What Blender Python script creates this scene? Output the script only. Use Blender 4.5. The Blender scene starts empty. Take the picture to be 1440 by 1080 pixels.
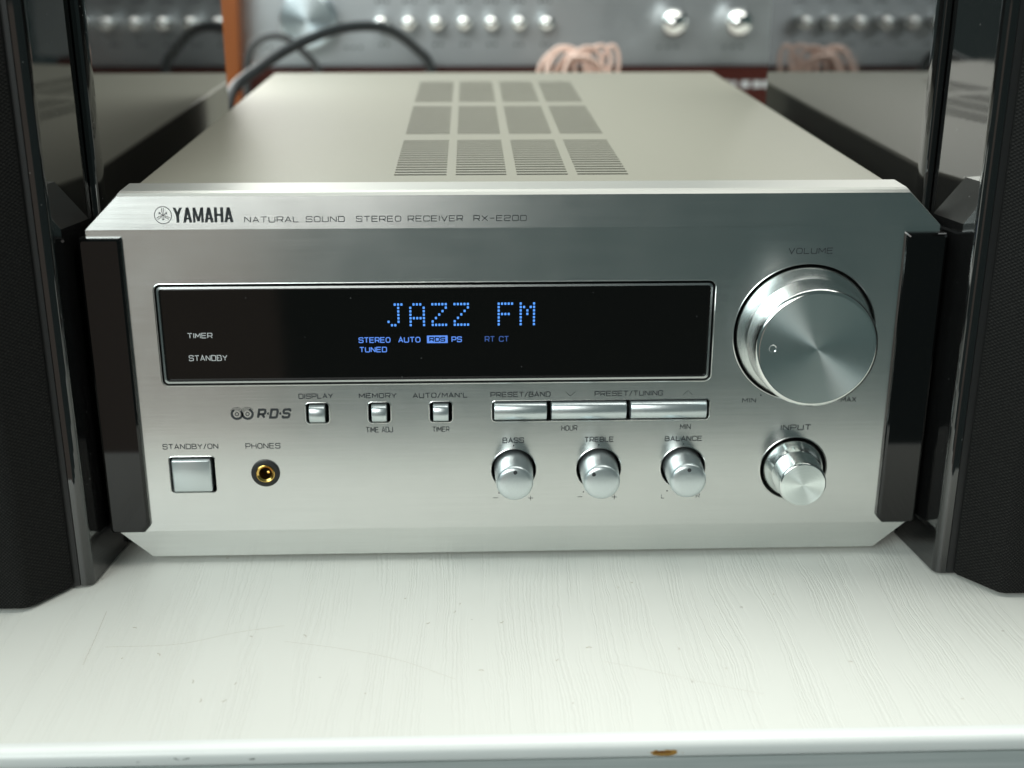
import bpy, bmesh, math, random
from mathutils import Vector, Matrix
from math import sin, cos, pi, radians
random.seed(7)
sc = bpy.context.scene
COL = sc.collection
MM = 0.001

# ------------------------------------------------------------------ camera
F_PX, CAM, PITCH, YAW, ROLL = 1807.2, (-12.03, -319.63, 168.04), 0.34805, 0.033625, 0.00135
cy_, sy_ = cos(YAW), sin(YAW)
fwd = Vector((sy_*cos(PITCH), cy_*cos(PITCH), -sin(PITCH)))
rgt = Vector((cy_, -sy_, 0)); up = rgt.cross(fwd)
R_ = cos(ROLL)*rgt + sin(ROLL)*up; U_ = -sin(ROLL)*rgt + cos(ROLL)*up
cd = bpy.data.cameras.new('camera'); cam = bpy.data.objects.new('camera', cd); COL.objects.link(cam)
m = Matrix((R_, U_, -fwd)).transposed().to_4x4(); m.translation = Vector(CAM)*MM; cam.matrix_world = m
cd.sensor_width = 36; cd.lens = F_PX/1440*36; cd.clip_start = 0.01; cd.clip_end = 50
cd.dof.use_dof = True; cd.dof.focus_distance = 0.330; cd.dof.aperture_fstop = 12.0
sc.camera = cam

# ------------------------------------------------------------------ light
w = bpy.data.worlds.new('World'); sc.world = w; w.use_nodes = True
bg = w.node_tree.nodes['Background']; bg.inputs[0].default_value = (0.68, 1.0, 0.98, 1); bg.inputs[1].default_value = 0.075
def area(name, loc, target, sx, sy, watts, col):
    l = bpy.data.lights.new(name, 'AREA'); l.shape = 'RECTANGLE'; l.size = sx; l.size_y = sy; l.energy = watts; l.color = col
    o = bpy.data.objects.new(name, l); COL.objects.link(o); o.location = loc
    o.rotation_euler = (Vector(target)-Vector(loc)).to_track_quat('-Z', 'Y').to_euler(); return o
area('ceiling_lamp', (0.05, 0.20, 1.30), (0, 0.05, 0), 2.0, 0.9, 17.0, (1.0, 1.0, 0.945))
area('skylight', (-0.78, 0.62, 0.95), (0, 0.0, 0.05), 1.1, 0.8, 12.0, (0.90, 1.0, 0.98))
area('left_window', (-0.85, -1.05, 0.72), (0, 0.0, 0.05), 1.1, 0.8, 9.0, (0.84, 1.0, 1.0))
area('far_ceiling_lamp', (-0.95, 1.65, 0.80), (0, 0.0, 0.05), 1.3, 0.6, 22.0, (1.0, 1.0, 0.95))
area('window_light', (-0.9, -2.6, 1.15), (0, 0, 0.08), 1.8, 1.0, 20.0, (1.0, 0.98, 0.93))
area('warm_reflection_fill', (-0.50, -1.45, -0.28), (-0.1, 0, 0.08), 0.42, 0.70, 0.17, (1.0, 0.70, 0.55))  # added, unseen: weak low fill that puts a warm reflection on the faceplate
sc.view_settings.view_transform = 'Standard'; sc.view_settings.look = 'None'
sc.view_settings.exposure = 0.15; sc.view_settings.gamma = 1.0; sc.view_settings.use_curve_mapping = False

# ------------------------------------------------------------------ materials
class NT:
    def __init__(s, name):
        s.m = bpy.data.materials.new(name); s.m.use_nodes = True; s.t = s.m.node_tree
        s.b = s.t.nodes['Principled BSDF']
    def n(s, typ, **kw):
        nd = s.t.nodes.new(typ)
        for k, v in kw.items():
            if isinstance(k, str) and k.startswith('i_'): nd.inputs[int(k[2:])].default_value = v
            else: setattr(nd, k, v)
        return nd
    def l(s, a, b): s.t.links.new(a, b)
    def set(s, **kw):
        for k, v in kw.items():
            s.b.inputs[k.replace('_', ' ')].default_value = v
        return s
    def obj(s, scale=(1, 1, 1), rot=(0, 0, 0)):
        tc = s.n('ShaderNodeTexCoord'); mp = s.n('ShaderNodeMapping')
        mp.inputs['Scale'].default_value = scale; mp.inputs['Rotation'].default_value = rot
        s.l(tc.outputs['Object'], mp.inputs[0]); return mp.outputs[0]
    def noise(s, vec, scale, detail=3, rough=0.5):
        nd = s.n('ShaderNodeTexNoise'); nd.inputs['Scale'].default_value = scale
        nd.inputs['Detail'].default_value = detail; nd.inputs['Roughness'].default_value = rough
        s.l(vec, nd.inputs['Vector']); return nd.outputs['Fac']
    def math(s, op, a, b=None, c=None, clamp=False):
        nd = s.n('ShaderNodeMath', operation=op); nd.use_clamp = clamp
        for i, v in enumerate((a, b, c)):
            if v is None: continue
            if isinstance(v, (int, float)): nd.inputs[i].default_value = v
            else: s.l(v, nd.inputs[i])
        return nd.outputs[0]
    def ramp(s, fac, stops):
        nd = s.n('ShaderNodeValToRGB'); e = nd.color_ramp.elements
        while len(e) < len(stops): e.new(0.5)
        for k, (p, c) in enumerate(stops):
            e[k].position = p; e[k].color = (c[0], c[1], c[2], 1) if hasattr(c, '__len__') else (c, c, c, 1)
        s.l(fac, nd.inputs[0]); return nd.outputs[0]
    def mix(s, fac, a, b):
        nd = s.n('ShaderNodeMix', data_type='RGBA')
        if isinstance(fac, (int, float)): nd.inputs[0].default_value = fac
        else: s.l(fac, nd.inputs[0])
        for i, v in ((6, a), (7, b)):
            if isinstance(v, tuple): nd.inputs[i].default_value = (v[0], v[1], v[2], 1)
            else: s.l(v, nd.inputs[i])
        return nd.outputs[2]
    def bump(s, h, strength, dist):
        nd = s.n('ShaderNodeBump'); nd.inputs['Strength'].default_value = strength; nd.inputs['Distance'].default_value = dist
        s.l(h, nd.inputs['Height']); s.l(nd.outputs[0], s.b.inputs['Normal']); return nd
    def tangent(s, kind):
        if kind in 'xyz':
            nd = s.n('ShaderNodeCombineXYZ'); nd.inputs['xyz'.index(kind)].default_value = 1.0; out = nd.outputs[0]
        else:                        # circular turning marks round the local Y axis
            tc = s.n('ShaderNodeTexCoord'); sp = s.n('ShaderNodeSeparateXYZ'); s.l(tc.outputs['Object'], sp.inputs[0])
            cb = s.n('ShaderNodeCombineXYZ')
            if kind == 'circ':
                s.l(sp.outputs[2], cb.inputs[0]); s.l(s.math('MULTIPLY', sp.outputs[0], -1.0), cb.inputs[2])
            else:
                s.l(sp.outputs[0], cb.inputs[0]); s.l(sp.outputs[2], cb.inputs[2])
            vt = s.n('ShaderNodeVectorTransform'); vt.vector_type = 'VECTOR'; vt.convert_from = 'OBJECT'; vt.convert_to = 'WORLD'
            s.l(cb.outputs[0], vt.inputs[0]); out = vt.outputs[0]
        s.l(out, s.b.inputs['Tangent'])

def flat(name, col, rough=0.5, metal=0.0, **kw):
    s = NT(name); s.set(Base_Color=(*col, 1), Roughness=rough, Metallic=metal, **kw); return s.m

def brushed_alu(name, col, rough, aniso, tang, zs=3600, xs=26):
    s = NT(name); s.set(Metallic=1.0, Roughness=rough, Anisotropic=aniso)
    v = s.obj((xs, 40, zs)); n1 = s.noise(v, 1.0, 3, 0.6)
    v2 = s.obj((xs*3, 40, zs*2.2)); n2 = s.noise(v2, 1.0, 2, 0.6)
    f = s.math('ADD', s.math('MULTIPLY', n1, 0.6), s.math('MULTIPLY', n2, 0.4))
    c0 = tuple(x*0.90 for x in col); c1 = tuple(min(1, x*1.06) for x in col)
    s.l(s.ramp(f, ((0.25, c0), (0.75, c1))), s.b.inputs['Base Color'])
    sm = s.noise(s.obj(), 38, 4, 0.65)
    s.l(s.math('MULTIPLY', s.ramp(f, ((0.3, rough*0.95), (0.7, rough*1.05))), s.ramp(sm, ((0.3, 0.93), (0.75, 1.12)))), s.b.inputs['Roughness'])
    s.bump(f, 0.16, 0.00002); s.tangent(tang); return s.m

M_FACE = brushed_alu('brushed aluminium face', (0.74, 0.755, 0.74), 0.24, 0.7, 'z')
M_BEV = flat('polished bevel', (0.82, 0.82, 0.80), 0.24, 1.0)
M_TOPB = flat('satin top bevel', (0.70, 0.70, 0.66), 0.48, 1.0)
def turned(name, col, rough, aniso, tang='rad', rings=2600):
    s = NT(name); s.set(Metallic=1.0, Roughness=rough, Anisotropic=aniso)
    tc = s.n('ShaderNodeTexCoord'); sp = s.n('ShaderNodeSeparateXYZ'); s.l(tc.outputs['Object'], sp.inputs[0])
    r = s.math('SQRT', s.math('ADD', s.math('MULTIPLY', sp.outputs[0], sp.outputs[0]), s.math('MULTIPLY', sp.outputs[2], sp.outputs[2])))
    cb = s.n('ShaderNodeCombineXYZ'); s.l(s.math('MULTIPLY', r, rings), cb.inputs[0]); s.l(s.math('MULTIPLY', sp.outputs[1], 900), cb.inputs[1])
    f = s.noise(cb.outputs[0], 1.0, 3, 0.6)
    s.l(s.ramp(f, ((0.3, tuple(x*0.95 for x in col)), (0.7, tuple(min(1, x*1.03) for x in col)))), s.b.inputs['Base Color'])
    s.bump(f, 0.04, 0.00002); s.tangent(tang); return s.m
M_TURN = turned('turned aluminium face', (0.84, 0.91, 0.90), 0.27, 0.93)
M_SIDE = turned('turned aluminium side', (0.84, 0.87, 0.86), 0.16, 0.6, 'y')
def satin(name, col, rough):
    s = NT(name); s.set(Base_Color=(*col, 1), Metallic=0.85, Roughness=rough)
    n = s.noise(s.obj(), 9000, 2, 0.6)
    s.l(s.ramp(n, ((0.3, tuple(x*0.82 for x in col)), (0.7, tuple(min(1, x*1.08) for x in col)))), s.b.inputs['Base Color'])
    s.bump(n, 0.25, 0.00003); return s.m
M_SATIN = satin('satin silver plastic', (0.70, 0.76, 0.77), 0.29)
def cover_mat():
    s = NT('satin painted steel cover'); s.set(Metallic=0.12, Roughness=0.5)
    n = s.noise(s.obj(), 7000, 2, 0.6); n2 = s.noise(s.obj((8, 3, 8)), 1.0, 2, 0.5)
    c = s.ramp(n, ((0.3, (0.275, 0.265, 0.215)), (0.7, (0.34, 0.33, 0.27))))
    c2 = s.mix(s.math('MULTIPLY', n2, 0.25), c, (0.29, 0.285, 0.25))
    s.l(c2, s.b.inputs['Base Color']); s.bump(n, 0.2, 0.00003); return s.m
M_COVER = cover_mat()
M_GLOSS = flat('piano black lacquer', (0.006, 0.006, 0.006), 0.035, 0.0, IOR=1.52, Coat_Weight=0.3, Coat_Roughness=0.02)
def gloss_dusty():
    s = NT('piano black lacquer with dust'); s.set(Base_Color=(0.003, 0.003, 0.003, 1), Roughness=0.03, IOR=1.9)
    n = s.noise(s.obj(), 60, 4, 0.6)
    s.l(s.ramp(n, ((0.45, 0.02), (0.8, 0.09))), s.b.inputs['Roughness'])
    vo = s.n('ShaderNodeTexVoronoi'); vo.inputs['Scale'].default_value = 260; s.l(s.obj(), vo.inputs['Vector'])
    sp = s.math('LESS_THAN', vo.outputs['Distance'], 0.045)
    s.l(s.mix(s.math('MULTIPLY', sp, 0.5), (0.006, 0.006, 0.006), (0.25, 0.25, 0.24)), s.b.inputs['Base Color'])
    return s.m
M_LACQ = gloss_dusty()
M_TRIM = flat('gloss black plastic trim', (0.0025, 0.0022, 0.0022), 0.05, 0.0, IOR=1.52)
M_BLACK = flat('black plastic', (0.012, 0.012, 0.012), 0.5)
M_VOID = flat('dark interior', (0.006, 0.006, 0.006), 0.8)  # near-black colour puts the darkness into openings and slots
def glass_mat():
    s = NT('smoked display window'); s.set(Base_Color=(0.004, 0.0035, 0.003, 1), Roughness=0.05, IOR=1.45)
    vo = s.n('ShaderNodeTexVoronoi'); vo.inputs['Scale'].default_value = 210; s.l(s.obj(), vo.inputs['Vector'])
    sp = s.math('LESS_THAN', vo.outputs['Distance'], 0.035)
    s.l(s.mix(s.math('MULTIPLY', sp, 0.35), (0.004, 0.0035, 0.003), (0.2, 0.2, 0.2)), s.b.inputs['Base Color'])
    n = s.noise(s.obj(), 45, 4, 0.6); s.l(s.ramp(n, ((0.4, 0.04), (0.8, 0.12))), s.b.inputs['Roughness']); return s.m
M_GLASS = glass_mat()
M_INK = flat('dark grey print', (0.030, 0.034, 0.038), 0.7)
M_WPRINT = flat('light grey print', (0.60, 0.61, 0.62), 0.6)
M_GOLD = flat('gold plated jack', (0.95, 0.62, 0.18), 0.2, 1.0)
M_RUBBER = flat('rubber', (0.02, 0.02, 0.02), 0.7)
def emis(name, col, st):
    s = NT(name); s.set(Base_Color=(0.01, 0.01, 0.02, 1)); s.b.inputs['Emission Color'].default_value = (*col, 1)
    s.b.inputs['Emission Strength'].default_value = st; return s.m
M_BLUE = emis('lit blue display element', (0.10, 0.27, 0.86), 0.95)
M_BLUED = emis('dim blue display element', (0.03, 0.09, 0.32), 0.9)
M_DOTS = emis('lit dot matrix element', (0.09, 0.33, 0.95), 1.05)
def cloth():
    s = NT('black woven speaker cloth'); s.set(Roughness=0.9)
    s.b.inputs['Specular IOR Level'].default_value = 0.25
    tc = s.n('ShaderNodeTexCoord'); sp = s.n('ShaderNodeSeparateXYZ'); s.l(tc.outputs['Object'], sp.inputs[0])
    K = 2*pi/0.00095
    a = s.math('MULTIPLY', sp.outputs[0], K)
    b = s.math('MULTIPLY', sp.outputs[2], K)
    h = s.math('MULTIPLY', s.math('SINE', a), s.math('SINE', b)); h = s.math('MULTIPLY_ADD', h, 0.5, 0.5)
    n = s.noise(s.obj(), 1400, 2, 0.6)
    f = s.math('MULTIPLY', h, s.math('ADD', n, 0.45))
    s.l(s.ramp(f, ((0.35, (0.004, 0.004, 0.004)), (0.85, (0.018, 0.0175, 0.016)))), s.b.inputs['Base Color'])
    s.bump(f, 0.7, 0.0003); return s.m
M_CLOTH = cloth()
def shelf_mat():
    s = NT('white embossed woodgrain laminate'); s.set(Roughness=0.42)
    s.b.inputs['Specular IOR Level'].default_value = 0.35
    tc = s.n('ShaderNodeTexCoord'); v = tc.outputs['Object']
    # slow wander of the grain
    mp = s.n('ShaderNodeMapping'); mp.inputs['Scale'].default_value = (30, 12, 1); s.l(v, mp.inputs[0])
    wn = s.n('ShaderNodeTexNoise'); wn.inputs['Scale'].default_value = 1; wn.inputs['Detail'].default_value = 2; s.l(mp.outputs[0], wn.inputs[0])
    sp = s.n('ShaderNodeSeparateXYZ'); s.l(v, sp.inputs[0])
    mp2 = s.n('ShaderNodeMapping'); mp2.inputs['Scale'].default_value = (900, 260, 1); s.l(v, mp2.inputs[0])
    wf = s.n('ShaderNodeTexNoise'); wf.inputs['Scale'].default_value = 1; wf.inputs['Detail'].default_value = 1; s.l(mp2.outputs[0], wf.inputs[0])
    x = s.math('ADD', sp.outputs[0], s.math('MULTIPLY', s.math('SUBTRACT', wn.outputs['Fac'], 0.5), 0.009))
    x = s.math('ADD', x, s.math('MULTIPLY', s.math('SUBTRACT', wf.outputs['Fac'], 0.5), 0.0009))
    cb = s.n('ShaderNodeCombineXYZ'); s.l(s.math('MULTIPLY', x, 1700), cb.inputs[0]); s.l(s.math('MULTIPLY', sp.outputs[1], 16), cb.inputs[1])
    fine = s.n('ShaderNodeTexNoise'); fine.inputs['Scale'].default_value = 1; fine.inputs['Detail'].default_value = 1.5; fine.inputs['Roughness'].default_value = 0.5
    s.l(cb.outputs[0], fine.inputs[0])
    line = s.ramp(fine.outputs['Fac'], ((0.42, 0.0), (0.54, 1.0)))          # 0 in the grooves
    cb2 = s.n('ShaderNodeCombineXYZ'); s.l(s.math('MULTIPLY', x, 130), cb2.inputs[0]); s.l(s.math('MULTIPLY', sp.outputs[1], 14), cb2.inputs[1])
    band = s.n('ShaderNodeTexNoise'); band.inputs['Scale'].default_value = 1; band.inputs['Detail'].default_value = 2; s.l(cb2.outputs[0], band.inputs[0])
    bm_ = s.ramp(band.outputs['Fac'], ((0.42, 0.0), (0.54, 1.0)))
    g = s.math('MULTIPLY', s.math('SUBTRACT', 1.0, line), bm_)
    h = s.math('SUBTRACT', 1.0, g)
    # wear: fine specks and thin hairline scratches
    vo = s.n('ShaderNodeTexVoronoi'); vo.inputs['Scale'].default_value = 75; s.l(v, vo.inputs['Vector'])
    sn = s.noise(v, 900, 2, 0.6)
    speck = s.math('MULTIPLY', s.math('LESS_THAN', s.math('ADD', vo.outputs['Distance'], s.math('MULTIPLY', sn, 0.06)), 0.065), 0.35)
    tint = s.mix(s.noise(v, 14, 3, 0.5), (0.76, 0.765, 0.71), (0.80, 0.80, 0.75))
    c = s.mix(s.math('MULTIPLY', g, 0.035), tint, (0.55, 0.53, 0.47))
    c = s.mix(speck, c, (0.30, 0.26, 0.20))
    s.l(c, s.b.inputs['Base Color']); s.bump(h, 0.4, 0.00014); return s.m
M_SHELF = shelf_mat()
def edge_mat():
    s = NT('white shelf edging with scuffs'); s.set(Roughness=0.3)
    tc = s.n('ShaderNodeTexCoord'); sp = s.n('ShaderNodeSeparateXYZ'); s.l(tc.outputs['Object'], sp.inputs[0])
    n = s.noise(s.obj((1, 1, 1.6)), 420, 4, 0.7)
    base = s.mix(s.noise(tc.outputs['Object'], 60, 3, 0.5), (0.80, 0.82, 0.80), (0.86, 0.87, 0.85))
    def spot(px, half, zc, zh, thr):
        dx = s.math('DIVIDE', s.math('ABSOLUTE', s.math('SUBTRACT', sp.outputs[0], px)), half)
        dz = s.math('DIVIDE', s.math('ABSOLUTE', s.math('SUBTRACT', sp.outputs[2], zc)), zh)
        d = s.math('ADD', s.math('MULTIPLY', dx, dx), s.math('MULTIPLY', dz, dz))
        return s.math('LESS_THAN', s.math('ADD', s.math('MULTIPLY', d, 0.5), s.math('MULTIPLY', n, 1.0)), thr)
    c = base
    for px, half, zc, zh, thr, col in ((-.0755, .008, -.0022, .0010, .50, (0.30, 0.30, 0.29)), (-.0600, .0025, -.0026, .0005, .56, (0.25, 0.25, 0.24)),
                                  (-.099, .006, -.0045, .0008, .60, (0.20, 0.22, 0.23)), (-.086, .004, -.0028, .0006, .50, (0.4, 0.4, 0.4)),
                                  (.0292, .0062, -.0030, .0013, .72, (0.47, 0.25, 0.06)), (.0286, .0032, -.0028, .0006, .66, (0.20, 0.08, 0.02))):
        c = s.mix(spot(px, half, zc, zh, thr), c, col)
    s.l(c, s.b.inputs['Base Color']); s.bump(n, 0.1, 0.0001); return s.m
M_EDGE = edge_mat()
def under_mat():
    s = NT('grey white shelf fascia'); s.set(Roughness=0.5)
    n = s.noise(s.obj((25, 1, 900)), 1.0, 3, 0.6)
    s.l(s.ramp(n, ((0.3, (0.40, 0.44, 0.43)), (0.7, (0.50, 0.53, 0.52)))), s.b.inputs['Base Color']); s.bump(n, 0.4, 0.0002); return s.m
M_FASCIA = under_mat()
def wood_mat():
    s = NT('orange brown wood'); s.set(Roughness=0.45)
    n = s.noise(s.obj((60, 60, 5)), 1.0, 4, 0.6)
    s.l(s.ramp(n, ((0.3, (0.21, 0.05, 0.005)), (0.7, (0.32, 0.085, 0.010)))), s.b.inputs['Base Color']); return s.m
M_WOOD = wood_mat()
M_AMP = brushed_alu('old brushed aluminium faceplate', (0.48, 0.51, 0.53), 0.42, 0.5, 'z')
M_CHROME = flat('chromed knob', (0.90, 0.90, 0.88), 0.14, 1.0)
M_RED = flat('dark red lacquered front', (0.06, 0.008, 0.004), 0.35)
M_CABLE = flat('black cable', (0.025, 0.03, 0.033), 0.38)
M_CABLE2 = flat('thin grey cable', (0.05, 0.052, 0.055), 0.45)
M_PINK = flat('pink cable', (0.78, 0.56, 0.47), 0.35, 0.0, Subsurface_Weight=0.0)

# ------------------------------------------------------------------ helpers
def link(name, me, mats, parent=None, loc=(0, 0, 0), smooth=None):
    o = bpy.data.objects.new(name, me); COL.objects.link(o)
    for mt in (mats if isinstance(mats, (list, tuple)) else [mats]): me.materials.append(mt)
    if parent: o.parent = parent
    o.location = Vector(loc)*MM
    if smooth is not None:
        for p in me.polygons: p.use_smooth = True
        try:
            me.set_sharp_from_angle(angle=radians(smooth))
        except Exception: pass
    return o
def mesh_of(bm, name):
    bmesh.ops.scale(bm, vec=(MM, MM, MM), verts=bm.verts)
    me = bpy.data.meshes.new(name); bm.to_mesh(me); bm.free(); return me
def build(name, bm, mats, parent=None, loc=(0, 0, 0), smooth=None):
    bmesh.ops.recalc_face_normals(bm, faces=bm.faces)
    return link(name, mesh_of(bm, name), mats, parent, loc, smooth)
def thing(name, label, cat, loc=(0, 0, 0), group=None):
    o = bpy.data.objects.new(name, None); COL.objects.link(o); o.location = Vector(loc)*MM
    o.empty_display_size = 0.02
    o['label'] = label; o['category'] = cat
    if group: o['group'] = group
    return o
def tag(o, label, cat, group=None, kind=None):
    if label: o['label'] = label
    if cat: o['category'] = cat
    if group: o['group'] = group
    if kind: o['kind'] = kind
    return o
def box(bm, x0, x1, y0, y1, z0, z1, mi=0):
    v = [bm.verts.new(p) for p in ((x0,y0,z0),(x1,y0,z0),(x1,y1,z0),(x0,y1,z0),(x0,y0,z1),(x1,y0,z1),(x1,y1,z1),(x0,y1,z1))]
    for f in ((0,3,2,1),(4,5,6,7),(0,1,5,4),(1,2,6,5),(2,3,7,6),(3,0,4,7)):
        bm.faces.new([v[i] for i in f]).material_index = mi
def rbox(x0, x1, y0, y1, z0, z1, r, seg=3):
    bm = bmesh.new(); box(bm, x0, x1, y0, y1, z0, z1)
    bmesh.ops.bevel(bm, geom=list(bm.edges), offset=r, segments=seg, profile=0.5, affect='EDGES'); return bm
def hull(pts):
    bm = bmesh.new(); vs = [bm.verts.new(p) for p in pts]
    r = bmesh.ops.convex_hull(bm, input=vs)
    bmesh.ops.dissolve_limit(bm, angle_limit=0.002, verts=bm.verts, edges=bm.edges); return bm
def rrect(x0, x1, z0, z1, r, seg=5):
    pts = []
    for cx, cz, a0 in ((x1-r, z1-r, 0), (x0+r, z1-r, 90), (x0+r, z0+r, 180), (x1-r, z0+r, 270)):
        for k in range(seg+1):
            a = radians(a0+90*k/seg); pts.append((cx+r*cos(a), cz+r*sin(a)))
    return pts
def circ(cx, cz, r, n=64): return [(cx+r*cos(2*pi*k/n), cz+r*sin(2*pi*k/n)) for k in range(n)]
def prism(bm, outline, y0, y1, mi=0):
    a = [bm.verts.new((x, y0, z)) for x, z in outline]; b = [bm.verts.new((x, y1, z)) for x, z in outline]
    n = len(a)
    bm.faces.new(a).material_index = mi; bm.faces.new(b[::-1]).material_index = mi
    for i in range(n): bm.faces.new((a[i], b[i], b[(i+1) % n], a[(i+1) % n])).material_index = mi
def loops(bm, rings, closed=False):
    """skin a list of closed outlines given as 3D point lists"""
    vs = [[bm.verts.new(p) for p in r] for r in rings]; n = len(vs[0])
    for a, b in zip(vs, vs[1:]):
        for i in range(n): bm.faces.new((a[i], a[(i+1) % n], b[(i+1) % n], b[i]))
    return vs
def lathe(prof, n=96, cap0=True, cap1=True, cx=0, cz=0):
    """prof: list of (radius, y); axis along Y"""
    bm = bmesh.new(); vs = []
    for r, y in prof:
        vs.append([bm.verts.new((cx+r*cos(2*pi*k/n), y, cz+r*sin(2*pi*k/n))) for k in range(n)])
    for a, b in zip(vs, vs[1:]):
        for i in range(n): bm.faces.new((a[i], a[(i+1) % n], b[(i+1) % n], b[i]))
    if cap0: bm.faces.new(vs[0][::-1])
    if cap1: bm.faces.new(vs[-1])
    return bm
def rim_of(outl_in, outl_out, ys):
    """a thin raised lip between two outlines: ys=(y_out, y_crest, y_in)"""
    bm = bmesh.new()
    mid = [((a[0]+b[0])/2, (a[1]+b[1])/2) for a, b in zip(outl_in, outl_out)]
    loops(bm, [[(x, ys[0], z) for x, z in outl_out], [(x, ys[1], z) for x, z in mid], [(x, ys[2], z) for x, z in outl_in]])
    return bm
def catmull(pts, seg=10):
    P = [Vector(p) for p in pts]; P = [P[0]*2-P[1]] + P + [P[-1]*2-P[-2]]; out = []
    for i in range(1, len(P)-2):
        for k in range(seg):
            t = k/seg; a, b, c, d = P[i-1:i+3]
            out.append(0.5*((2*b)+(c-a)*t+(2*a-5*b+4*c-d)*t*t+(3*b-a-3*c+d)*t**3))
    out.append(P[-2]); return out
def tube(bm, pts, r, n=10):
    rings = []; prev = None
    for i, p in enumerate(pts):
        t = (pts[min(i+1, len(pts)-1)]-pts[max(i-1, 0)]).normalized()
        u = (prev - t*prev.dot(t)) if prev is not None else t.orthogonal()
        u = u.normalized(); v = t.cross(u); prev = u
        rr = r(i/(len(pts)-1)) if callable(r) else r
        rings.append([p+u*(rr*cos(2*pi*k/n))+v*(rr*sin(2*pi*k/n)) for k in range(n)])
    vs = loops(bm, rings)
    bm.faces.new(vs[0][::-1]); bm.faces.new(vs[-1])

# ------------------------------------------------------------------ printed lettering (stroke glyphs)
def rnd(pts, r, closed=False):
    P = [Vector(p) for p in pts]; n = len(P); out = []
    for i, p in enumerate(P):
        if not closed and i in (0, n-1): out.append(p); continue
        a, b = P[(i-1) % n], P[(i+1) % n]
        d = min(r, (a-p).length*.5, (b-p).length*.5)
        p0 = p+(a-p).normalized()*d; p1 = p+(b-p).normalized()*d
        for k in range(4):
            t = k/3; out.append((1-t)**2*p0+2*t*(1-t)*p+t*t*p1)
    return out
G = {  # unit box glyphs: list of (points, closed, rounded)
 'A': [([(0,0),(.5,1),(1,0)],0,0), ([(.17,.32),(.83,.32)],0,0)],
 'B': [([(.5,0),(0,0),(0,1),(.5,1)],0,0), ([(.45,1),(.93,1),(.93,.53),(.05,.53)],0,1), ([(.45,.53),(1,.53),(1,0),(.45,0)],0,1)],
 'C': [([(1,.72),(1,1),(0,1),(0,0),(1,0),(1,.28)],0,1.5)],
 'D': [([(.5,0),(0,0),(0,1),(.5,1)],0,0), ([(.45,1),(1,1),(1,0),(.45,0)],0,1.8)],
 'E': [([(1,1),(0,1),(0,0),(1,0)],0,0), ([(0,.52),(.9,.52)],0,0)],
 'F': [([(1,1),(0,1),(0,0)],0,0), ([(0,.5),(.85,.5)],0,0)],
 'G': [([(1,.75),(1,1),(0,1),(0,0),(1,0),(1,.48),(.55,.48)],0,1)],
 'H': [([(0,0),(0,1)],0,0), ([(1,0),(1,1)],0,0), ([(0,.52),(1,.52)],0,0)],
 'I': [([(.5,0),(.5,1)],0,0)],
 'J': [([(1,1),(1,0),(0,0),(0,.35)],0,1)],
 'L': [([(0,1),(0,0),(1,0)],0,0)],
 'M': [([(0,0),(0,1)],0,0), ([(.03,.97),(.5,.3),(.97,.97)],0,0), ([(1,1),(1,0)],0,0)],
 'N': [([(0,0),(0,1)],0,0), ([(.02,1),(.98,0)],0,0), ([(1,0),(1,1)],0,0)],
 'O': [([(0,0),(1,0),(1,1),(0,1)],1,1.7)],
 'P': [([(0,0),(0,1),(.5,1)],0,0), ([(.45,1),(1,1),(1,.42),(.05,.42)],0,1)],
 'R': [([(0,0),(0,1),(.5,1)],0,0), ([(.45,1),(1,1),(1,.42),(.05,.42)],0,1), ([(.6,.42),(1,0)],0,0)],
 'S': [([(1,.76),(1,1),(0,1),(0,.52),(1,.52),(1,0),(0,0),(0,.24)],0,1)],
 'T': [([(0,1),(1,1)],0,0), ([(.5,1),(.5,0)],0,0)],
 'U': [([(0,1),(0,0),(1,0),(1,1)],0,1)],
 'V': [([(0,1),(.5,0),(1,1)],0,0)],
 'X': [([(0,0),(1,1)],0,0), ([(0,1),(1,0)],0,0)],
 'Y': [([(0,1),(.5,.45),(1,1)],0,0), ([(.5,.45),(.5,0)],0,0)],
 'Z': [([(0,1),(1,1),(0,0),(1,0)],0,0)],
 '0': [([(0,0),(1,0),(1,1),(0,1)],1,1)],
 '2': [([(0,.78),(0,1),(1,1),(1,.52),(0,.52),(0,0),(1,0)],0,1)],
 '/': [([(0,-.08),(1,1.08)],0,0)], '-': [([(0,.5),(1,.5)],0,0)], '+': [([(0,.5),(1,.5)],0,0), ([(.5,0),(.5,1)],0,0)],
 "'": [([(.5,1),(.5,.72)],0,0)], '^': [([(0,0),(.5,1),(1,0)],0,0)], 'v': [([(0,1),(.5,0),(1,1)],0,0)], '.': [([(0,.5),(1,.5)],0,0)],
}
WID = {'I': .06, 'M': 1.12, '/': .62, "'": .12, ' ': .55, '-': .8, '.': .2, 'L': .9, '.': .3}
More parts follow.
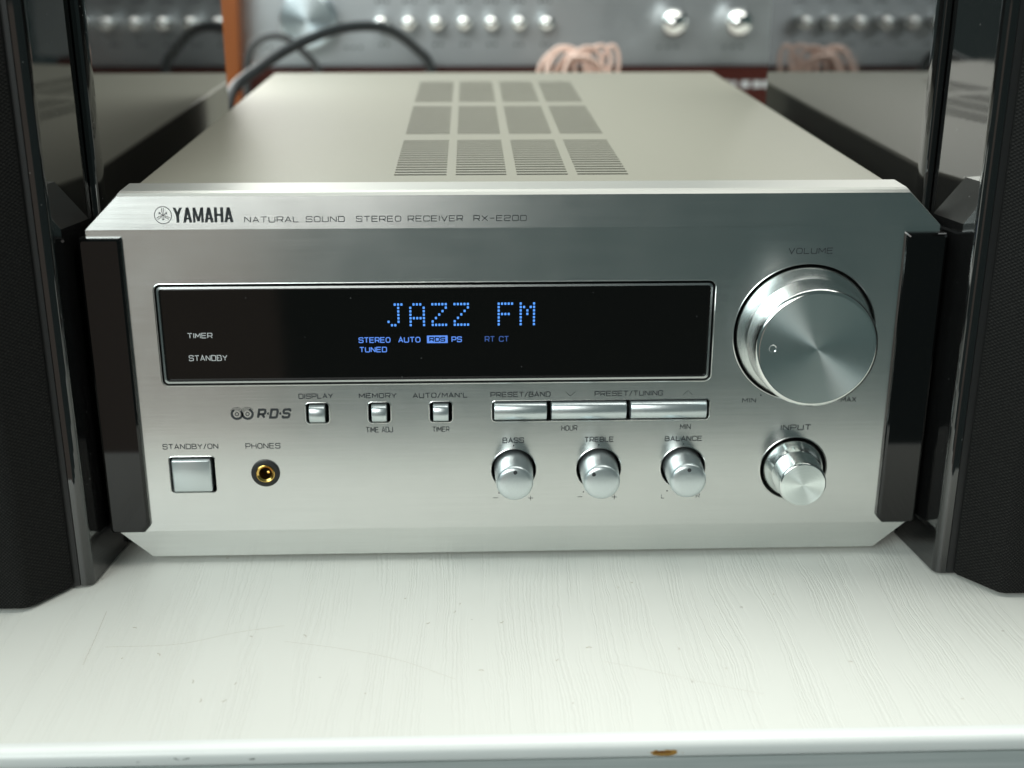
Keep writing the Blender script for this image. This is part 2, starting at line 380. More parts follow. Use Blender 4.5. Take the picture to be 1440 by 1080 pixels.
def ribbon(bm, pts, wd, closed, put):
    P = [Vector((p[0], p[1])) for p in pts]
    Q = [P[0]]
    for p in P[1:]:
        if (p-Q[-1]).length > 1e-4: Q.append(p)
    if closed and (Q[0]-Q[-1]).length < 1e-4: Q.pop()
    P = Q; n = len(P); L = []
    for i in range(n):
        a = P[i]-P[i-1] if (i > 0 or closed) else P[1]-P[0]
        b = P[(i+1) % n]-P[i] if (i < n-1 or closed) else P[-1]-P[-2]
        a = a.normalized(); b = b.normalized()
        na = Vector((-a.y, a.x)); nb = Vector((-b.y, b.x)); m_ = na+nb
        if m_.length < 1e-3: m_ = na
        m_ = m_.normalized(); k = wd/2/max(0.38, m_.dot(na)); L.append((P[i]+m_*k, P[i]-m_*k))
    v = [(bm.verts.new(put(a.x, a.y)), bm.verts.new(put(b.x, b.y))) for a, b in L]
    for i in range(n if closed else n-1):
        a, b = v[i], v[(i+1) % n]; bm.faces.new((a[0], b[0], b[1], a[1]))
def lettering(txt, x0, z0, x1, z1, stroke, mat, parent, put=None, y=-0.03, gap=.36, shear=0.0, rad=.17, name='lettering'):
    put = put or (lambda u, v: (u, y, v))
    tot = sum(WID.get(c, 1.0) for c in txt)+gap*(len(txt)-1)
    s_ = stroke; H = z1-z0; unit = (x1-x0-s_)/tot; x = x0+s_/2; bm = bmesh.new()
    for c in txt:
        wd = WID.get(c, 1.0)*unit
        for pts, closed, r in G.get(c, []):
            pp = [(x+px*wd, z0+s_/2+pz*(H-s_)) for px, pz in pts]
            pp = [(a+shear*(b-z0), b) for a, b in pp]
            if r: pp = rnd(pp, rad*r*H, bool(closed))
            ribbon(bm, pp, s_, bool(closed), put)
        x += wd+gap*unit
    return build(name, bm, mat, parent)
def flip_check(o): return o

# ------------------------------------------------------------------ shelf the things stand on
shelf = thing('shelf', 'white woodgrain laminate shelf board under the receiver with scuffed rounded front edge', 'shelf')
bm = bmesh.new(); box(bm, -620, 620, -81.6, 640, -18, 0)
build('top_board', bm, M_SHELF, shelf)
bm = bmesh.new(); prof = [(-81.45, .05), (-82.3, .12), (-83.3, -.1)]
for k in range(7):
    a = radians(80-80*k/6); prof.append((-83.1-1.9*cos(a), -2.0+1.85*sin(a)))
for k in range(6):
    a = radians(-10-80*k/5); prof.append((-83.1-1.9*cos(a), -3.3+1.5*sin(a)))
prof += [(-81.45, -4.8)]
va = [[bm.verts.new((x, y, z)) for y, z in prof] for x in (-620, 620)]
for i in range(len(prof)): j = (i+1) % len(prof); bm.faces.new((va[0][i], va[0][j], va[1][j], va[1][i]))
bm.faces.new(va[0]); bm.faces.new(va[1][::-1])
build('edge_strip', bm, M_EDGE, shelf, smooth=50)
bm = bmesh.new(); box(bm, -620, 620, -84.3, -81.65, -60, -4.83); build('fascia', bm, M_FASCIA, shelf)
# a few hairs, threads and crumbs lying on the shelf
bm = bmesh.new()
def hair(pts, r=0.07): tube(bm, catmull([(x, y, r*.9) for x, y in pts], 6), r, 5)
hair([(-106.5, -25.3), (-105.9, -37.5), (-105.5, -50.5)], .03); hair([(-102.3, -42.6), (-84.8, -41.8), (-71.8, -36.9), (-59.8, -33.8)], .02)
hair([(-58.8, -41.3), (-44.5, -45.1), (-30.3, -50.6), (-16.5, -59.4)], .02); hair([(19.3, -52.8), (30.6, -57.5), (43.2, -63.3), (54.7, -67.8)], .018)
for k in range(26):
    x = random.uniform(-105, 105); y = random.uniform(-74, -14); a = random.uniform(0, pi); L = random.uniform(.4, 1.5)
    hair([(x, y), (x+L*.5*cos(a), y+L*.5*sin(a)), (x+L*cos(a+.5), y+L*sin(a+.5))], .06)
tag(build('lint', bm, flat('brown lint', (0.46, 0.41, 0.33), 0.8)), 'fine hairs and crumbs scattered on the white shelf in front of the receiver', 'lint', kind='stuff')

# ------------------------------------------------------------------ the receiver
rec = thing('stereo_receiver', 'silver compact stereo receiver with blue lit display, large volume knob and gloss black side trims', 'stereo receiver', (0, 0, -2))
W, ZT, ZB, CH, TB = 108.5, 96.2, 12.2, 8.2, 1.14
pts = []
for s in (-1, 1):
    pts += [(s*W, 0, ZT), (s*W, 0, ZB), (s*(W-CH), TB, ZT+CH), (s*(W-CH), TB, ZB-CH), (s*(W-CH-.4), 1.7, ZT+CH+.7), (s*(W-CH-.6), 3.0, ZT+CH+1.05),
            (s*W, 13, ZT), (s*W, 13, ZB), (s*(W-CH), 13, ZB-CH), (s*(W-CH-.6), 13, ZT+CH+1.05)]
bm = hull(pts); bmesh.ops.recalc_face_normals(bm, faces=bm.faces)
for f in bm.faces:
    c = f.calc_center_median()
    if c.z > ZT+CH and f.normal.y < -.02 or (f.normal.z > .5): f.material_index = 2
panel_me = mesh_of(bm, 'front_panel')
for mt in (M_FACE, M_VOID, M_TOPB): panel_me.materials.append(mt)
panel = bpy.data.objects.new('front_panel', panel_me); COL.objects.link(panel)
# openings
KN = dict(bass=(-.8, 29.2), treble=(22.3, 29.2), balance=(45.3, 29.3))
VOL, INP, PHN = (75.6, 67.4), (75.6, 28.7), (-67.7, 29.2)
SMALL = [(-56.0, -49.9), (-39.5, -33.6), (-23.2, -17.2)]
RR = [rrect(-92.9, 51.4, 54.5, 81.9, 1.6), rrect(-93.2, -81.1, 23.7, 34.2, 1.0), rrect(-6.6, 51.6, 43.4, 49.2, 1.0)] + [rrect(a, b, 43.4, 49.2, 1.0) for a, b in SMALL]
RC = [circ(*VOL, 18.7, 96), circ(*INP, 9.1, 72), circ(*PHN, 3.6, 48)] + [circ(*c, 6.1, 64) for c in KN.values()]
cb = bmesh.new()
for k, o in enumerate(RR): prism(cb, o, -3, 2.2 if k == 0 else 6.5, 1)
for o in RC: prism(cb, o, -3, 6.0, 1)
bmesh.ops.recalc_face_normals(cb, faces=cb.faces)
cut_me = mesh_of(cb, 'cutter')
for mt in (M_FACE, M_VOID, M_TOPB): cut_me.materials.append(mt)
cut = bpy.data.objects.new('cutter', cut_me); COL.objects.link(cut)
md = panel.modifiers.new('b', 'BOOLEAN'); md.operation = 'DIFFERENCE'; md.solver = 'EXACT'; md.object = cut
bpy.context.view_layer.update(); dg = bpy.context.evaluated_depsgraph_get()
nm = bpy.data.meshes.new_from_object(panel.evaluated_get(dg)); panel.modifiers.clear(); panel.data = nm; nm.name = 'front_panel'
bpy.data.objects.remove(cut); panel.parent = rec
# bright chamfered rims round the openings
def off_rr(x0, x1, z0, z1, r, d): return rrect(x0-d, x1+d, z0-d, z1+d, r+d)
for x0, x1, z0, z1, r in [(-93.2, -81.1, 23.7, 34.2, 1.0), (-6.6, 51.6, 43.4, 49.2, 1.0)]+[(a, b, 43.4, 49.2, 1.0) for a, b in SMALL]:
    build('rim', rim_of(off_rr(x0, x1, z0, z1, r, -.12), off_rr(x0, x1, z0, z1, r, .22), (-.01, -.10, .35)), M_BEV, panel, smooth=40)
for (c, r, n) in [(VOL, 18.7, 96), (INP, 9.1, 72)]+[(c, 6.1, 64) for c in KN.values()]:
    build('rim', rim_of(circ(*c, r-.12, n), circ(*c, r+.25, n), (-.01, -.12, .4)), M_BEV, panel, smooth=40)
build('rim', rim_of(off_rr(-92.9, 51.4, 54.5, 81.9, 1.6, -.08), off_rr(-92.9, 51.4, 54.5, 81.9, 1.6, .3), (-.01, -.10, .35)), M_BEV, panel, smooth=40)
# side trims (gloss black)
for s in (-1, 1):
    def tr(d, e): return [(s*(99.7+d), 94.3-e-.3), (s*(99.7+d+.25), 94.3-e), (s*(110.4-d-.4), 94.3-e), (s*(110.4-d), 94.3-e-.5), (s*(110.4-d), 12.5+e+.5), (s*(110.4-d-.4), 12.5+e), (s*(99.7+d+1.6), 12.5+e), (s*(99.7+d), 12.5+e+1.8)]
    bm = bmesh.new(); rr = [[(x, y, z) for x, z in tr(d, e)] for d, e, y in ((0, 0, 13.5), (0, 0, -.9), (.25, .2, -1.45), (.8, .6, -1.75))]
    vs = loops(bm, rr); bm.faces.new(vs[0]); bm.faces.new(vs[-1][::-1])
    build('side_trim', bm, M_TRIM, rec)
# body shell below the cover
bm = hull([(s*x, y, z) for s in (-1, 1) for y in (13.2, 269) for x, z in ((98.4, 5), (98.4, 92))])
build('chassis', bm, M_BLACK, rec)
# cover with real louvre slots
bm = bmesh.new()
cx = [(-32.4, -18.2), (-15.7, -1.9), (.9, 14.8), (17.4, 31.3)]
rows = [(27.0, 85.0), (98.2, 162.0), (174.8, 237.0)]
xs = [-98.0]+[v for a in cx for v in a]+[98.0]
ys = [9.0]; holes = set(); ns = 16
for a, b in rows:
    p = (b-a)/(ns-1+.5)
    for k in range(ns): ys += [a+p*k, a+p*k+p*.5]; holes.add(len(ys)-2)
ys.append(272.0); ZC = 104.5
vt = {}; 
def V(i, j, z):
    k = (i, j, z)
    if k not in vt: vt[k] = bm.verts.new((xs[i], ys[j], z))
    return vt[k]
for i in range(len(xs)-1):
    for j in range(len(ys)-1):
        if i % 2 == 1 and j in holes:
            for (a, b), (c, d) in (((i, j), (i+1, j)), ((i+1, j), (i+1, j+1)), ((i+1, j+1), (i, j+1)), ((i, j+1), (i, j))):
                bm.faces.new((V(a, b, ZC), V(c, d, ZC), V(c, d, ZC-.22), V(a, b, ZC-.22)))
            continue
        bm.faces.new((V(i, j, ZC), V(i+1, j, ZC), V(i+1, j+1, ZC), V(i, j+1, ZC)))
# shoulders and sides of the cover
for s, i in ((-1, 0), (1, len(xs)-1)):
    prev = [V(i, j, ZC) for j in range(len(ys))]
    for x, z in ((98.45, 104.38), (98.85, 104.1), (99.1, 103.7), (99.2, 103.1), (99.2, 9)):
        cur = [bm.verts.new((s*x, y, z)) for y in ys]
        for j in range(len(ys)-1): bm.faces.new((prev[j], prev[j+1], cur[j+1], cur[j]))
        prev = cur
bk = [V(i, len(ys)-1, ZC) for i in range(len(xs))]; lo = [bm.verts.new((x, 272.6, ZC-1.0)) for x in xs]
for i in range(len(xs)-1): bm.faces.new((bk[i], bk[i+1], lo[i+1], lo[i]))
build('cover', bm, M_COVER, rec, smooth=35)
bm = bmesh.new(); box(bm, -97, 97, 14, 268, 96.0, 96.5); build('dark_slot_backing', bm, M_VOID, rec)  # added near-black sheet, stands in for the dark inside under the slots
bm = bmesh.new(); box(bm, -98.6, 98.6, 269.8, 271.6, 8, 103.2); build('rear_panel', bm, M_BLACK, rec)
for x in (-84, 84):
    for y in (26, 245):
        build('foot', rbox(x-9, x+9, y-9, y+9, 2, 5.3, 1.0, 2), M_RUBBER, rec)

# display window
win = build('display_window', rbox(-91.7, 50.1, .35, 1.6, 55.9, 80.6, .25, 2), M_GLASS, rec)
bm = bmesh.new()
o = [rrect(-92.45, 50.95, 54.95, 81.45, 1.2), rrect(-92.3, 50.8, 55.1, 81.3, 1.1), rrect(-91.75, 50.25, 55.65, 80.75, .8), rrect(-91.5, 50.0, 55.9, 80.5, .6)]
loops(bm, [[(x, y, z) for x, z in q] for q, y in zip(o, (1.8, -.12, -.25, .5))])
build('frame', bm, flat('satin display frame', (0.50, 0.52, 0.52), .25, 1.0), win, smooth=30)
DY = .30
def disp(txt, a, b, c, d, st, mt, **k): return lettering(txt, a, b, c, d, st, mt, win, y=DY, **k)
disp('TIMER', -85.5, 67.35, -79.0, 68.85, .22, M_WPRINT); disp('STANDBY', -85.6, 61.15, -75.6, 62.75, .22, M_WPRINT)
disp('STEREO', -41.3, 65.7, -33.0, 67.25, .24, M_BLUE); disp('AUTO', -31.0, 65.7, -25.2, 67.25, .24, M_BLUE)
disp('PS', -17.1, 65.7, -14.4, 67.25, .24, M_BLUE); disp('TUNED', -41.2, 63.1, -34.0, 64.6, .24, M_BLUE)
disp('RT CT', -8.4, 65.7, -2.1, 67.25, .22, M_BLUED)
bm = bmesh.new(); prism(bm, rrect(-23.5, -18.1, 65.5, 67.55, .1, 2), DY, DY+.04); build('lit_block', bm, M_BLUE, win)
lettering('RDS', -22.9, 65.85, -18.7, 67.2, .30, M_GLASS, win, y=DY-.02)
FONT = {'J': ["00111","00010","00010","00010","00010","10010","01100"], 'A': ["01110","10001","10001","10001","11111","10001","10001"],
        'Z': ["11111","00001","00010","00100","01000","10000","11111"], 'F': ["11111","10000","10000","11110","10000","10000","10000"],
        'M': ["10001","11011","10101","10101","10001","10001","10001"]}
x = -33.35
for c in 'JAZZ FM':
    if c != ' ':
        bm = bmesh.new()
        for r, row in enumerate(FONT[c]):
            for q, b in enumerate(row):
                if b == '1':
                    X = x+q*.865; Z = 76.05-r*.93; prism(bm, rrect(X-.27, X+.27, Z-.31, Z+.31, .12, 2), DY, DY+.03)
        build('dot_matrix_letter', bm, M_DOTS, win)
    x += 5.72

# printing on the face
def face(txt, a, b, c, d, st=.235, **k): return lettering(txt, a, b, c, d, st, M_INK, panel, y=-.035, **k)
face('VOLUME', 69.8, 88.8, 81.4, 90.45, .23); face('MIN', 60.4, 48.0, 64.1, 49.4, .2); face('MAX', 87.0, 47.95, 91.2, 49.35, .2)
face('INPUT', 71.3, 39.9, 79.6, 41.55, .25)
face('DISPLAY', -57.7, 50.4, -48.6, 51.9); face('MEMORY', -41.8, 50.4, -31.8, 51.85); face("AUTO/MAN'L", -27.6, 50.3, -13.0, 51.8)
face('TIME ADJ', -40.3, 40.6, -33.1, 42.2, .2); face('TIMER', -22.6, 40.6, -18.0, 42.1, .2)
face('PRESET/BAND', -7.0, 50.3, 9.0, 51.8); face('v', 12.9, 50.35, 15.6, 51.75, .12, name='arrow_mark'); face('PRESET/TUNING', 20.7, 50.3, 39.0, 51.8)
face('^', 44.3, 50.35, 47.0, 51.75, .12, name='arrow_mark'); face('HOUR', 12.0, 40.5, 16.3, 42.05, .2); face('MIN', 44.0, 40.5, 46.9, 42.1, .2)
face('BASS', -3.8, 37.1, 2.0, 38.7, .24); face('TREBLE', 18.3, 37.1, 26.2, 38.65, .24); face('BALANCE', 40.0, 37.1, 50.2, 38.6, .24)
face('-', -6.5, 20.3, -5.0, 21.6, .14); face('+', 3.1, 20.0, 4.6, 21.5, .16); face('-', 16.6, 20.3, 18.1, 21.6, .14); face('+', 26.1, 20.0, 27.6, 21.5, .16)
face('L', 39.7, 20.15, 40.6, 21.4, .15); face('R', 49.3, 20.15, 50.4, 21.5, .15)
face('STANDBY/ON', -94.6, 36.4, -79.8, 37.95, .22); face('PHONES', -72.6, 36.3, -63.3, 37.9, .22)
for (x, z) in ((-.8, 36.3), (22.2, 36.25), (45.2, 36.25), (-4.8, 22.4), (18.3, 22.4), (41.3, 22.4), (65.3, 50.1), (85.9, 50.1), (3.2, 22.4), (26.3, 22.4), (49.2, 22.4)):
    bm = bmesh.new(); prism(bm, circ(x, z, .2, 10), -.04, -.02); build('dot_mark', bm, M_INK, panel)
# text on the sloped upper strip
def onch(u, v): return (u, (v-ZT)*TB/CH-.04, v)
lettering('NATURAL SOUND', -68.7, 97.85, -43.5, 99.35, .20, M_INK, panel, put=onch)
lettering('STEREO RECEIVER', -40.7, 97.85, -13.7, 99.35, .20, M_INK, panel, put=onch)
lettering('RX-E200', -11.1, 97.85, 2.4, 99.35, .20, M_INK, panel, put=onch)
def bars(polys, name, put, mt=M_INK, par=panel):
    bm = bmesh.new()
    for q in polys: bm.faces.new([bm.verts.new(put(a, b)) for a, b in q])
    return build(name, bm, mt, par)
# bold condensed word
bw = 2.28; gp = .26; x = -86.4; z0, z1 = 97.95, 101.65; t = .72; P = []
def bar(x0, za, x1, zb, t=t): return [(x0, za), (x0+t, za), (x1+t, zb), (x1, zb)]
zm = (z0+z1)/2
for c in 'YAMAHA':
    wd = bw*(1.18 if c == 'M' else 1)
    if c == 'Y': P += [bar(x+wd/2-t/2, zm-.15, x, z1), bar(x+wd/2-t/2, zm-.15, x+wd-t, z1), bar(x+wd/2-t/2, z0, x+wd/2-t/2, zm)]
    elif c == 'A': P += [bar(x, z0, x+wd/2-t*.5, z1), bar(x+wd-t, z0, x+wd/2-t*.5, z1), [(x+.5, z0+.75), (x+wd-.5, z0+.75), (x+wd-.6, z0+1.2), (x+.6, z0+1.2)]]
    elif c == 'M': P += [bar(x, z0, x, z1, .62), bar(x+wd-.62, z0, x+wd-.62, z1, .62), bar(x+wd/2-.3, z0+.3, x+.1, z1, .6), bar(x+wd/2-.3, z0+.3, x+wd-.7, z1, .6)]
    elif c == 'H': P += [bar(x, z0, x, z1), bar(x+wd-t, z0, x+wd-t, z1), [(x, zm-.25), (x+wd, zm-.25), (x+wd, zm+.3), (x, zm+.3)]]
    x += wd+gp*.7
bars(P, 'bold_lettering', onch)
# round emblem of three crossed forks
bm = bmesh.new(); ex, ez, er = -88.9, 99.8, 2.12
ribbon(bm, [(ex+er*cos(2*pi*k/40), ez+er*sin(2*pi*k/40)) for k in range(40)], .17, True, onch)
for k in range(3):
    a = radians(90+120*k); d = Vector((cos(a), sin(a))); n_ = Vector((-d.y, d.x)); c = Vector((ex, ez))
    f = lambda r, s: tuple(c+d*r+n_*s)
    ribbon(bm, [f(1.75, .2), f(.7, .22), f(.5, 0), f(.7, -.22), f(1.75, -.2)], .15, False, onch)
    ribbon(bm, [f(.5, 0), f(-1.2, 0)], .17, False, onch)
    ribbon(bm, [f(-.9, .35), f(-1.15, 0), f(-.9, -.35)], .15, False, onch)
build('round_emblem', bm, M_INK, panel)
# linked rings emblem and R.D.S
bm = bmesh.new(); onf = lambda u, v: (u, -.035, v)
for cx_, a0, a1 in ((-74.2, 120, 400), (-71.4, -200, 70)):
    cz_ = 46.3
    ribbon(bm, [(cx_+1.35*cos(radians(a0+(a1-a0)*k/24)), cz_+1.35*sin(radians(a0+(a1-a0)*k/24))) for k in range(25)], .62, False, onf)
    for rr in (1.15, 1.5, 1.85):
        ribbon(bm, [(cx_+rr*cos(radians(40+110*k/14)), cz_+.05+rr*sin(radians(40+110*k/14))) for k in range(15)], .10, False, onf)
    ribbon(bm, [(cx_+.45*cos(2*pi*k/14), cz_+.45*sin(2*pi*k/14)) for k in range(14)], .2, True, onf)
build('linked_rings_emblem', bm, M_INK, panel)
lettering('R.D.S', -69.1, 44.9, -60.3, 47.8, .62, M_INK, panel, y=-.037, gap=.32, shear=.22, rad=.3)

# controls ------------------------------------------------------------
def knob_part(name, prof, c, mat, parent=rec, n=96, smooth=25):
    return build(name, lathe(prof, n), mat, parent, (c[0], 0, c[1]), smooth=smooth)
vk = knob_part('volume_knob', [(17.5, 5), (18.05, -.2), (17.95, -.9), (16.35, -5.2), (16.25, -5.4), (16.2, -5.6), (15.75, -12.6), (15.6, -13.0)], VOL, M_SIDE)
build('bevelled_rim', lathe([(15.6, -13.0), (15.5, -13.15), (14.75, -13.65), (14.6, -13.65)], 96, False, False), turned('polished knob bevel', (0.84, 0.86, 0.84), 0.14, 0.3), vk, smooth=50)
bm = lathe([(14.62, -13.64), (14.62, -13.66), (0.02, -13.66)], 128, False, False); fc = build('face_disc', bm, M_TURN, vk)
da = radians(178); dm = lathe([(1.0, -.30), (.95, -.36), (.8, -.28), (.05, .35)], 32, False, True)
M_DIM = turned('turned dimple', (0.80, 0.83, 0.83), 0.2, 0.85)
build('dimple', dm, M_DIM, vk, (11.4*cos(da), -13.4, 11.4*sin(da)), smooth=50)
ik = knob_part('input_knob', [(8.1, 5), (8.25, -.2), (8.15, -.7), (6.85, -4.0), (6.75, -4.1), (6.7, -4.3), (6.35, -10.6), (6.2, -10.9)], INP, M_SIDE, n=72)
build('bevelled_rim', lathe([(6.2, -10.9), (6.15, -11.0), (5.85, -11.25), (5.8, -11.25)], 72, False, False), M_SIDE, ik, smooth=50)
build('face_disc', lathe([(5.82, -11.24), (5.82, -11.26), (0.02, -11.26)], 96, False, False), M_TURN, ik)
for nm_, ang in (('bass', 88), ('treble', 131), ('balance', 88)):
    c = KN[nm_]
    k_ = knob_part('tone_knob', [(5.3, 5), (5.2, -1), (4.95, -8.2), (4.8, -8.8), (4.5, -9.15), (3.6, -9.4), (2.0, -9.55), (.05, -9.6)], c, M_SATIN, n=64, smooth=60)
    k_['label'] = {'bass': 'bass knob with its dot at the top', 'treble': 'treble knob with its dot turned to the left', 'balance': 'balance knob with its dot at the top, rightmost of the tone knobs'}[nm_]
    a = radians(ang); bm = bmesh.new(); prism(bm, circ(3.35*cos(a), 3.35*sin(a), .52, 20), -9.52, -9.2)
    build('pointer_dot', bm, M_INK, k_)
def key(name, x0, x1, z0, z1, parent=rec, bulge=.55, yf=-2.0, r=.35, mat=M_SATIN):
    """a key whose front bulges from top to bottom"""
    bm = bmesh.new(); n = 12; cols = []
    X = [(x0, 1.2), (x0+r*.3, .35), (x0+r, 0), (x1-r, 0), (x1-r*.3, .35), (x1, 1.2)]
    for xx, dy in X:
        col = [(xx, 5, z1)]
        for k in range(n+1):
            t = -1+2*k/n; zz = (z0+z1)/2-t*(z1-z0)/2*.999
            col.append((xx, yf+bulge*(1-(1-t**2))*1.0+(.55*max(0, abs(t)-.85)/.15)+dy*r, zz))
        col.append((xx, 5, z0)); cols.append([bm.verts.new(p) for p in col])
    for a, b in zip(cols, cols[1:]):
        for i in range(len(a)-1): bm.faces.new((a[i], b[i], b[i+1], a[i+1]))
    bm.faces.new(cols[0]); bm.faces.new(cols[-1][::-1])
    return build(name, bm, mat, parent, smooth=40)
for (a, b), lb in zip(SMALL, ('display key, leftmost of the small square keys', 'memory key, middle of the small square keys', 'auto and manual key, rightmost of the small square keys')):
    key('push_key', a+.95, b-.95, 43.95, 48.6, bulge=.8)['label'] = lb
for a, b in ((-6.05, 8.0), (9.2, 29.3), (30.4, 50.8)): key('tuning_key', a, b, 43.95, 48.7, bulge=.8, yf=-1.6)
build('power_button', rbox(-92.6, -82.1, -1.0, 5, 24.2, 33.6, .55, 3), M_SATIN, rec, smooth=50)
jk = build('headphone_jack', lathe([(3.85, .2), (3.85, -.35), (3.5, -.55), (2.6, -.55), (2.55, -.2), (2.55, 3)], 48, False, False, *PHN), M_BLACK, rec, smooth=40)
build('gold_sleeve', lathe([(2.55, -.3), (2.5, -.62), (2.3, -.75), (1.75, -.35), (1.7, 4)], 48, False, False, *PHN), M_GOLD, jk, smooth=40)
bm = bmesh.new(); prism(bm, circ(*PHN, 1.72, 32), 4.0, 4.2); build('bore', bm, M_VOID, jk)
build('spring_contact', rbox(PHN[0]+.1, PHN[0]+.9, 1.0, 3.5, PHN[1]-.6, PHN[1]+.1, .15, 2), M_GOLD, jk)

# ------------------------------------------------------------------ speakers
def speaker(s, label):
    t = thing('bookshelf_speaker', label, 'speaker', (s*179, 100, 0), 'pair of black speakers flanking the receiver')
    off = Vector((-s*179, -100, 0)); H = 180
    def pt(x, y, z): return (s*x+off.x, y+off.y, z)
    # main cabinet
    def cab(name, ring, z0, z1, mat):
        bm = bmesh.new(); r0 = [pt(x, y, z0) for x, y in ring]; r1 = [pt(x, y, z1) for x, y in ring]
        vs = loops(bm, [r0, r1]); bm.faces.new(vs[0]); bm.faces.new(vs[1][::-1]); return build(name, bm, mat, t)
    cab('cabinet', [(110.2, 14.6), (109.9, 13.0)]+[(108.7-1.7*sin(radians(90*k/14)), 17-4*cos(radians(90*k/14))) for k in range(15)]+[(106.9, 199), (107.6, 200.5), (236, 200.5), (236, 14.6)], .6, H, M_LACQ)
    # front baffle section, slightly tapered, with a rounded inner front edge
    ring = [(112, 14.8), (112, 12.6), (110.35, 12.6), (110.1, 12.35), (110.05, 12.0), (113.1, -10.2)]
    for k in range(1, 17):
        a = radians(90*k/16); ring.append((113.1+2.3*(1-cos(a)), -10.2-2.3*sin(a)))
    ring += [(236, -12.5), (236, 14.8)]
    cab('baffle', ring, .6, H, M_LACQ)
    # grille: cloth over a frame with bevelled sides, standing proud of the baffle
    bm = bmesh.new(); a0, a1 = 118.2, 236.0; rings = []
    for d, y, zi in ((0, -12.9, 1.0), (0, -14.0, 1.0), (7.4, -24.1, 1.2), (8.6, -25.0, 1.8), (10.5, -25.4, 3.0)):
        x0_, x1_ = a0+d, a1-d; z0_, z1_ = .4+zi*.4, H-1-zi
        o = rrect(x0_, x1_, z0_, z1_, 1.2, 3); rings.append([pt(x, y, z) for x, z in o])
    vs = loops(bm, rings); bm.faces.new(vs[0]); bm.faces.new(vs[-1][::-1])
    build('grille', bm, M_CLOTH, t, smooth=30)
    bm = bmesh.new(); x0_, x1_ = sorted((pt(116.5, 0, 0)[0], pt(235, 0, 0)[0])); box(bm, x0_, x1_, off.y-12.86, off.y-12.55, .8, H-1); build('groove_shade_strip', bm, M_BLACK, t)  # thin black sheet painting in the dark groove round the grille
    return t
speaker(-1, 'glossy black speaker with cloth grille at the left edge, on the dial side of the receiver'.replace(', on the dial side of the receiver', ', beside the power button'))
speaker(1, 'glossy black speaker with cloth grille at the right edge, beside the volume knob')

# ------------------------------------------------------------------ behind: amplifier on a dark red unit
AX0, AX1, AY = -150.0, 190.0, 450.0
amp = thing('amplifier', 'old silver amplifier behind the receiver with a big dial and small round knobs', 'amplifier', (0, AY, 86))
bm = bmesh.new(); box(bm, AX0, AX1, 0, 6, .5, 112); build('faceplate', bm, M_AMP, amp)
bm = bmesh.new(); box(bm, AX0+3, AX1-3, 6, 200, 0, 108); build('case', bm, M_BLACK, amp)
build('tuning_dial', lathe([(15.8, 0), (15.6, -14), (14.4, -15), (.1, -15)], 64), turned('old turned dial', (0.80, 0.90, 0.95), 0.38, 0.8), amp, (-103, 0, 27.5), smooth=30)
kp = lathe([(3.6, 0), (3.6, -7), (4.6, -9), (4.9, -12), (4.5, -15), (3.2, -17.4), (1.4, -18.4), (.1, -18.6)], 32); k0 = None
for i in range(7):
    loc = (-61.0+15.6*i, 0, 25.6)
    if k0 is None: k0 = build('selector_knob', kp, M_CHROME, amp, loc, smooth=60)
    else:
        c = k0.copy(); COL.objects.link(c); c.parent = amp; c.location = Vector(loc)*MM
kp = lathe([(7.2, 0), (7.6, -10), (8.2, -12), (8.3, -17), (7.2, -21), (4.5, -23.6), (1.5, -24.5), (.1, -24.6)], 40); k0 = None
for x in (104.8, 141.8):
    if k0 is None: k0 = build('control_knob', kp, M_CHROME, amp, (x, 0, 26.2), smooth=60)
    else:
        c = k0.copy(); COL.objects.link(c); c.parent = amp; c.location = Vector((x, 0, 26.2))*MM
bm = bmesh.new(); fy = -.2
for i in range(7):
    for dx, dz in ((-3.5, 10.5), (-1, 11), (2, 10.5), (-2, -13.5), (1.5, -13.5)):
        x = -61+15.6*i+dx; box(bm, x, x+1.6, fy, fy+.1, 25.6+dz, 25.6+dz+1.3)
for x in (-132, -128, -84, -80, -76, 98, 103, 108, 136, 141, 146): box(bm, x, x+2.4, fy, fy+.1, 40.5, 42); box(bm, x+1, x+2.4, fy, fy+.1, 10.5, 11.8)
tag(build('lettering', bm, M_INK, amp), None, None, kind='stuff')
low = thing('tuner', 'dark red fronted hi-fi unit with small pale markings under the old silver amplifier', 'tuner', (0, AY-4, 0))
bm = bmesh.new(); box(bm, AX0-4, AX1-16, 0, 220, 3, 85.6); build('case', bm, M_RED, low)
bm = bmesh.new()
for x, wd in ((138.5, 3.2), (143.2, 2.0), (148.2, 5.0), (155.2, 4.6), (160.8, 3.6)):
    box(bm, x, x+wd, -.4, -.1, 74.2, 78.2); 
    if wd > 3: box(bm, x+1, x+wd-1, -.6, -.45, 75.4, 77)
tag(build('markings', bm, M_WPRINT, low), None, None, kind='stuff')
for x in (-140, 165): build('foot', rbox(x-8, x+8, 10, 30, 0, 3.4, .8, 2), M_RUBBER, low)
bm = bmesh.new(); ps = []
bm = hull([(x+dx, y, z) for (x, z) in ((-158.5, 0.2), (-139.0, 150)) for dx in (0, 0) for y in (0, 14)]+[(x, y, z) for (x, z) in ((-143.9, 0.2), (-156, 150)) for y in (0, 14)])
tag(build('wooden_board', bm, M_WOOD, None, (0, 428, 0)), 'orange brown wooden board upright beside the left speaker in front of the amplifier', 'board')

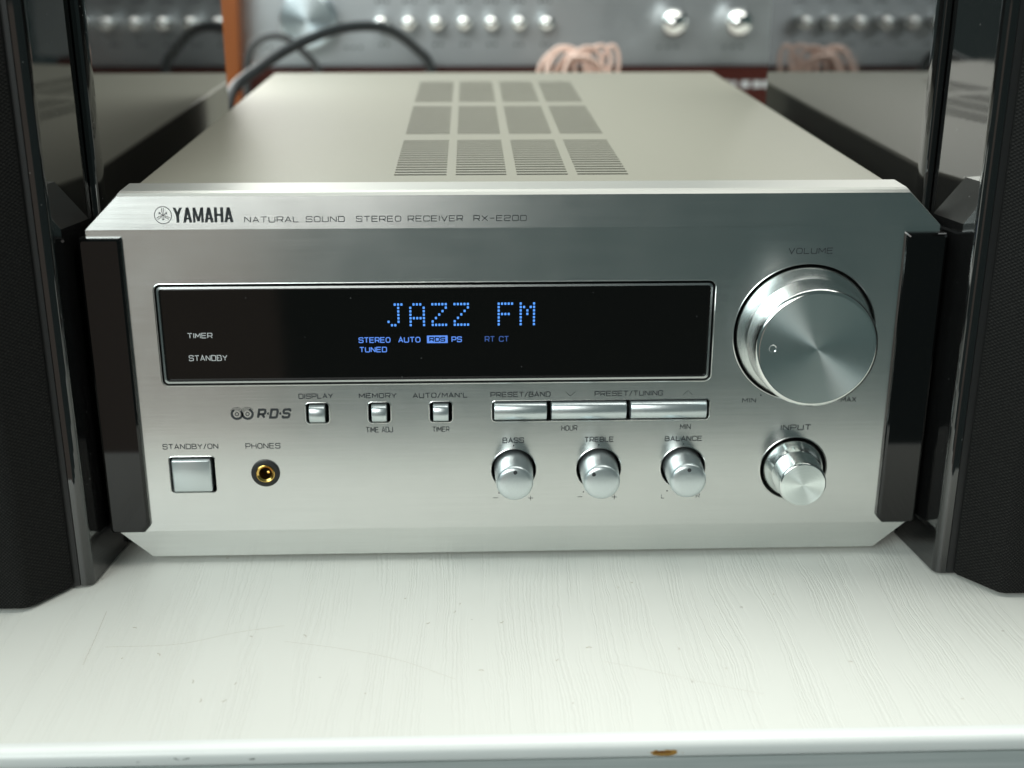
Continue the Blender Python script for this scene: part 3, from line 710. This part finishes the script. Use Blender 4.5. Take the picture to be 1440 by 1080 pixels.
# cables
def cable(name, pts, r, mat, label, group=None):
    bm = bmesh.new()
    for q in pts: tube(bm, catmull(q, 12), r, 12)
    return tag(build(name, bm, mat, None, smooth=60), label, 'cable', group)
cable('audio_cable', [[(-112, 300, 20), (-122, 285, 60), (-124, 296, 88), (-114, 318, 99), (-97, 345, 108.5), (-76, 375, 114), (-56, 400, 111.5), (-40, 415, 99), (-33, 420, 88), (-31, 423, 60), (-34, 424, 5)]], 2.7, M_CABLE,
      'thick black cable arching up behind the receiver in front of the old amplifier')
cable('thin_cable', [[(-132, 405, 4), (-133, 400, 70), (-131, 398, 96), (-124, 396, 106), (-112, 395, 108), (-101, 396, 100), (-93, 398, 88), (-90, 398, 60), (-92, 400, 3)]], 2.0, M_CABLE2,
      'thin dark cable looped behind the left rear corner of the receiver')
bm = bmesh.new(); random.seed(3)
def loop3(c, rx, rz, tilt, dy, n=18, ph=0):
    q = []
    for k in range(n+1):
        a = 2*pi*k/n+ph; x = rx*cos(a); z = rz*sin(a)
        q.append((c[0]+x*cos(tilt)-z*sin(tilt), c[1]+dy*sin(a*1.0), c[2]+x*sin(tilt)+z*cos(tilt)))
    return q
Pk = [loop3((40, 350, 92), 11, 15, .5, 4), loop3((46, 346, 94), 9, 13, -.5, 5), loop3((37, 356, 90), 13, 14, .1, 6, 18, 1), loop3((54, 350, 98), 6.5, 9, -.35, 3), loop3((61, 354, 97), 4.2, 9.5, -.1, 2),
      loop3((44, 352, 92), 15, 9, .8, 5, 18, 2), loop3((50, 348, 91), 13, 8, -.3, 4, 18, .5), loop3((35, 347, 92), 7, 13, -.2, 5),
      [(28, 352, 2), (27, 350, 40), (30, 352, 84), (36, 350, 100), (45, 349, 104), (52, 350, 98), (56, 352, 84), (57, 354, 40), (58, 352, 2)],
      [(45, 356, 2), (43, 354, 60), (38, 350, 96), (47, 344, 102), (58, 346, 92), (62, 350, 60), (66, 352, 2)]]
for q in Pk: tube(bm, catmull(q, 6), 1.15, 8)
tag(build('pink_cable', bm, M_PINK, None, smooth=60), 'tangled pale pink cable bunched up behind the right rear half of the receiver', 'cable')
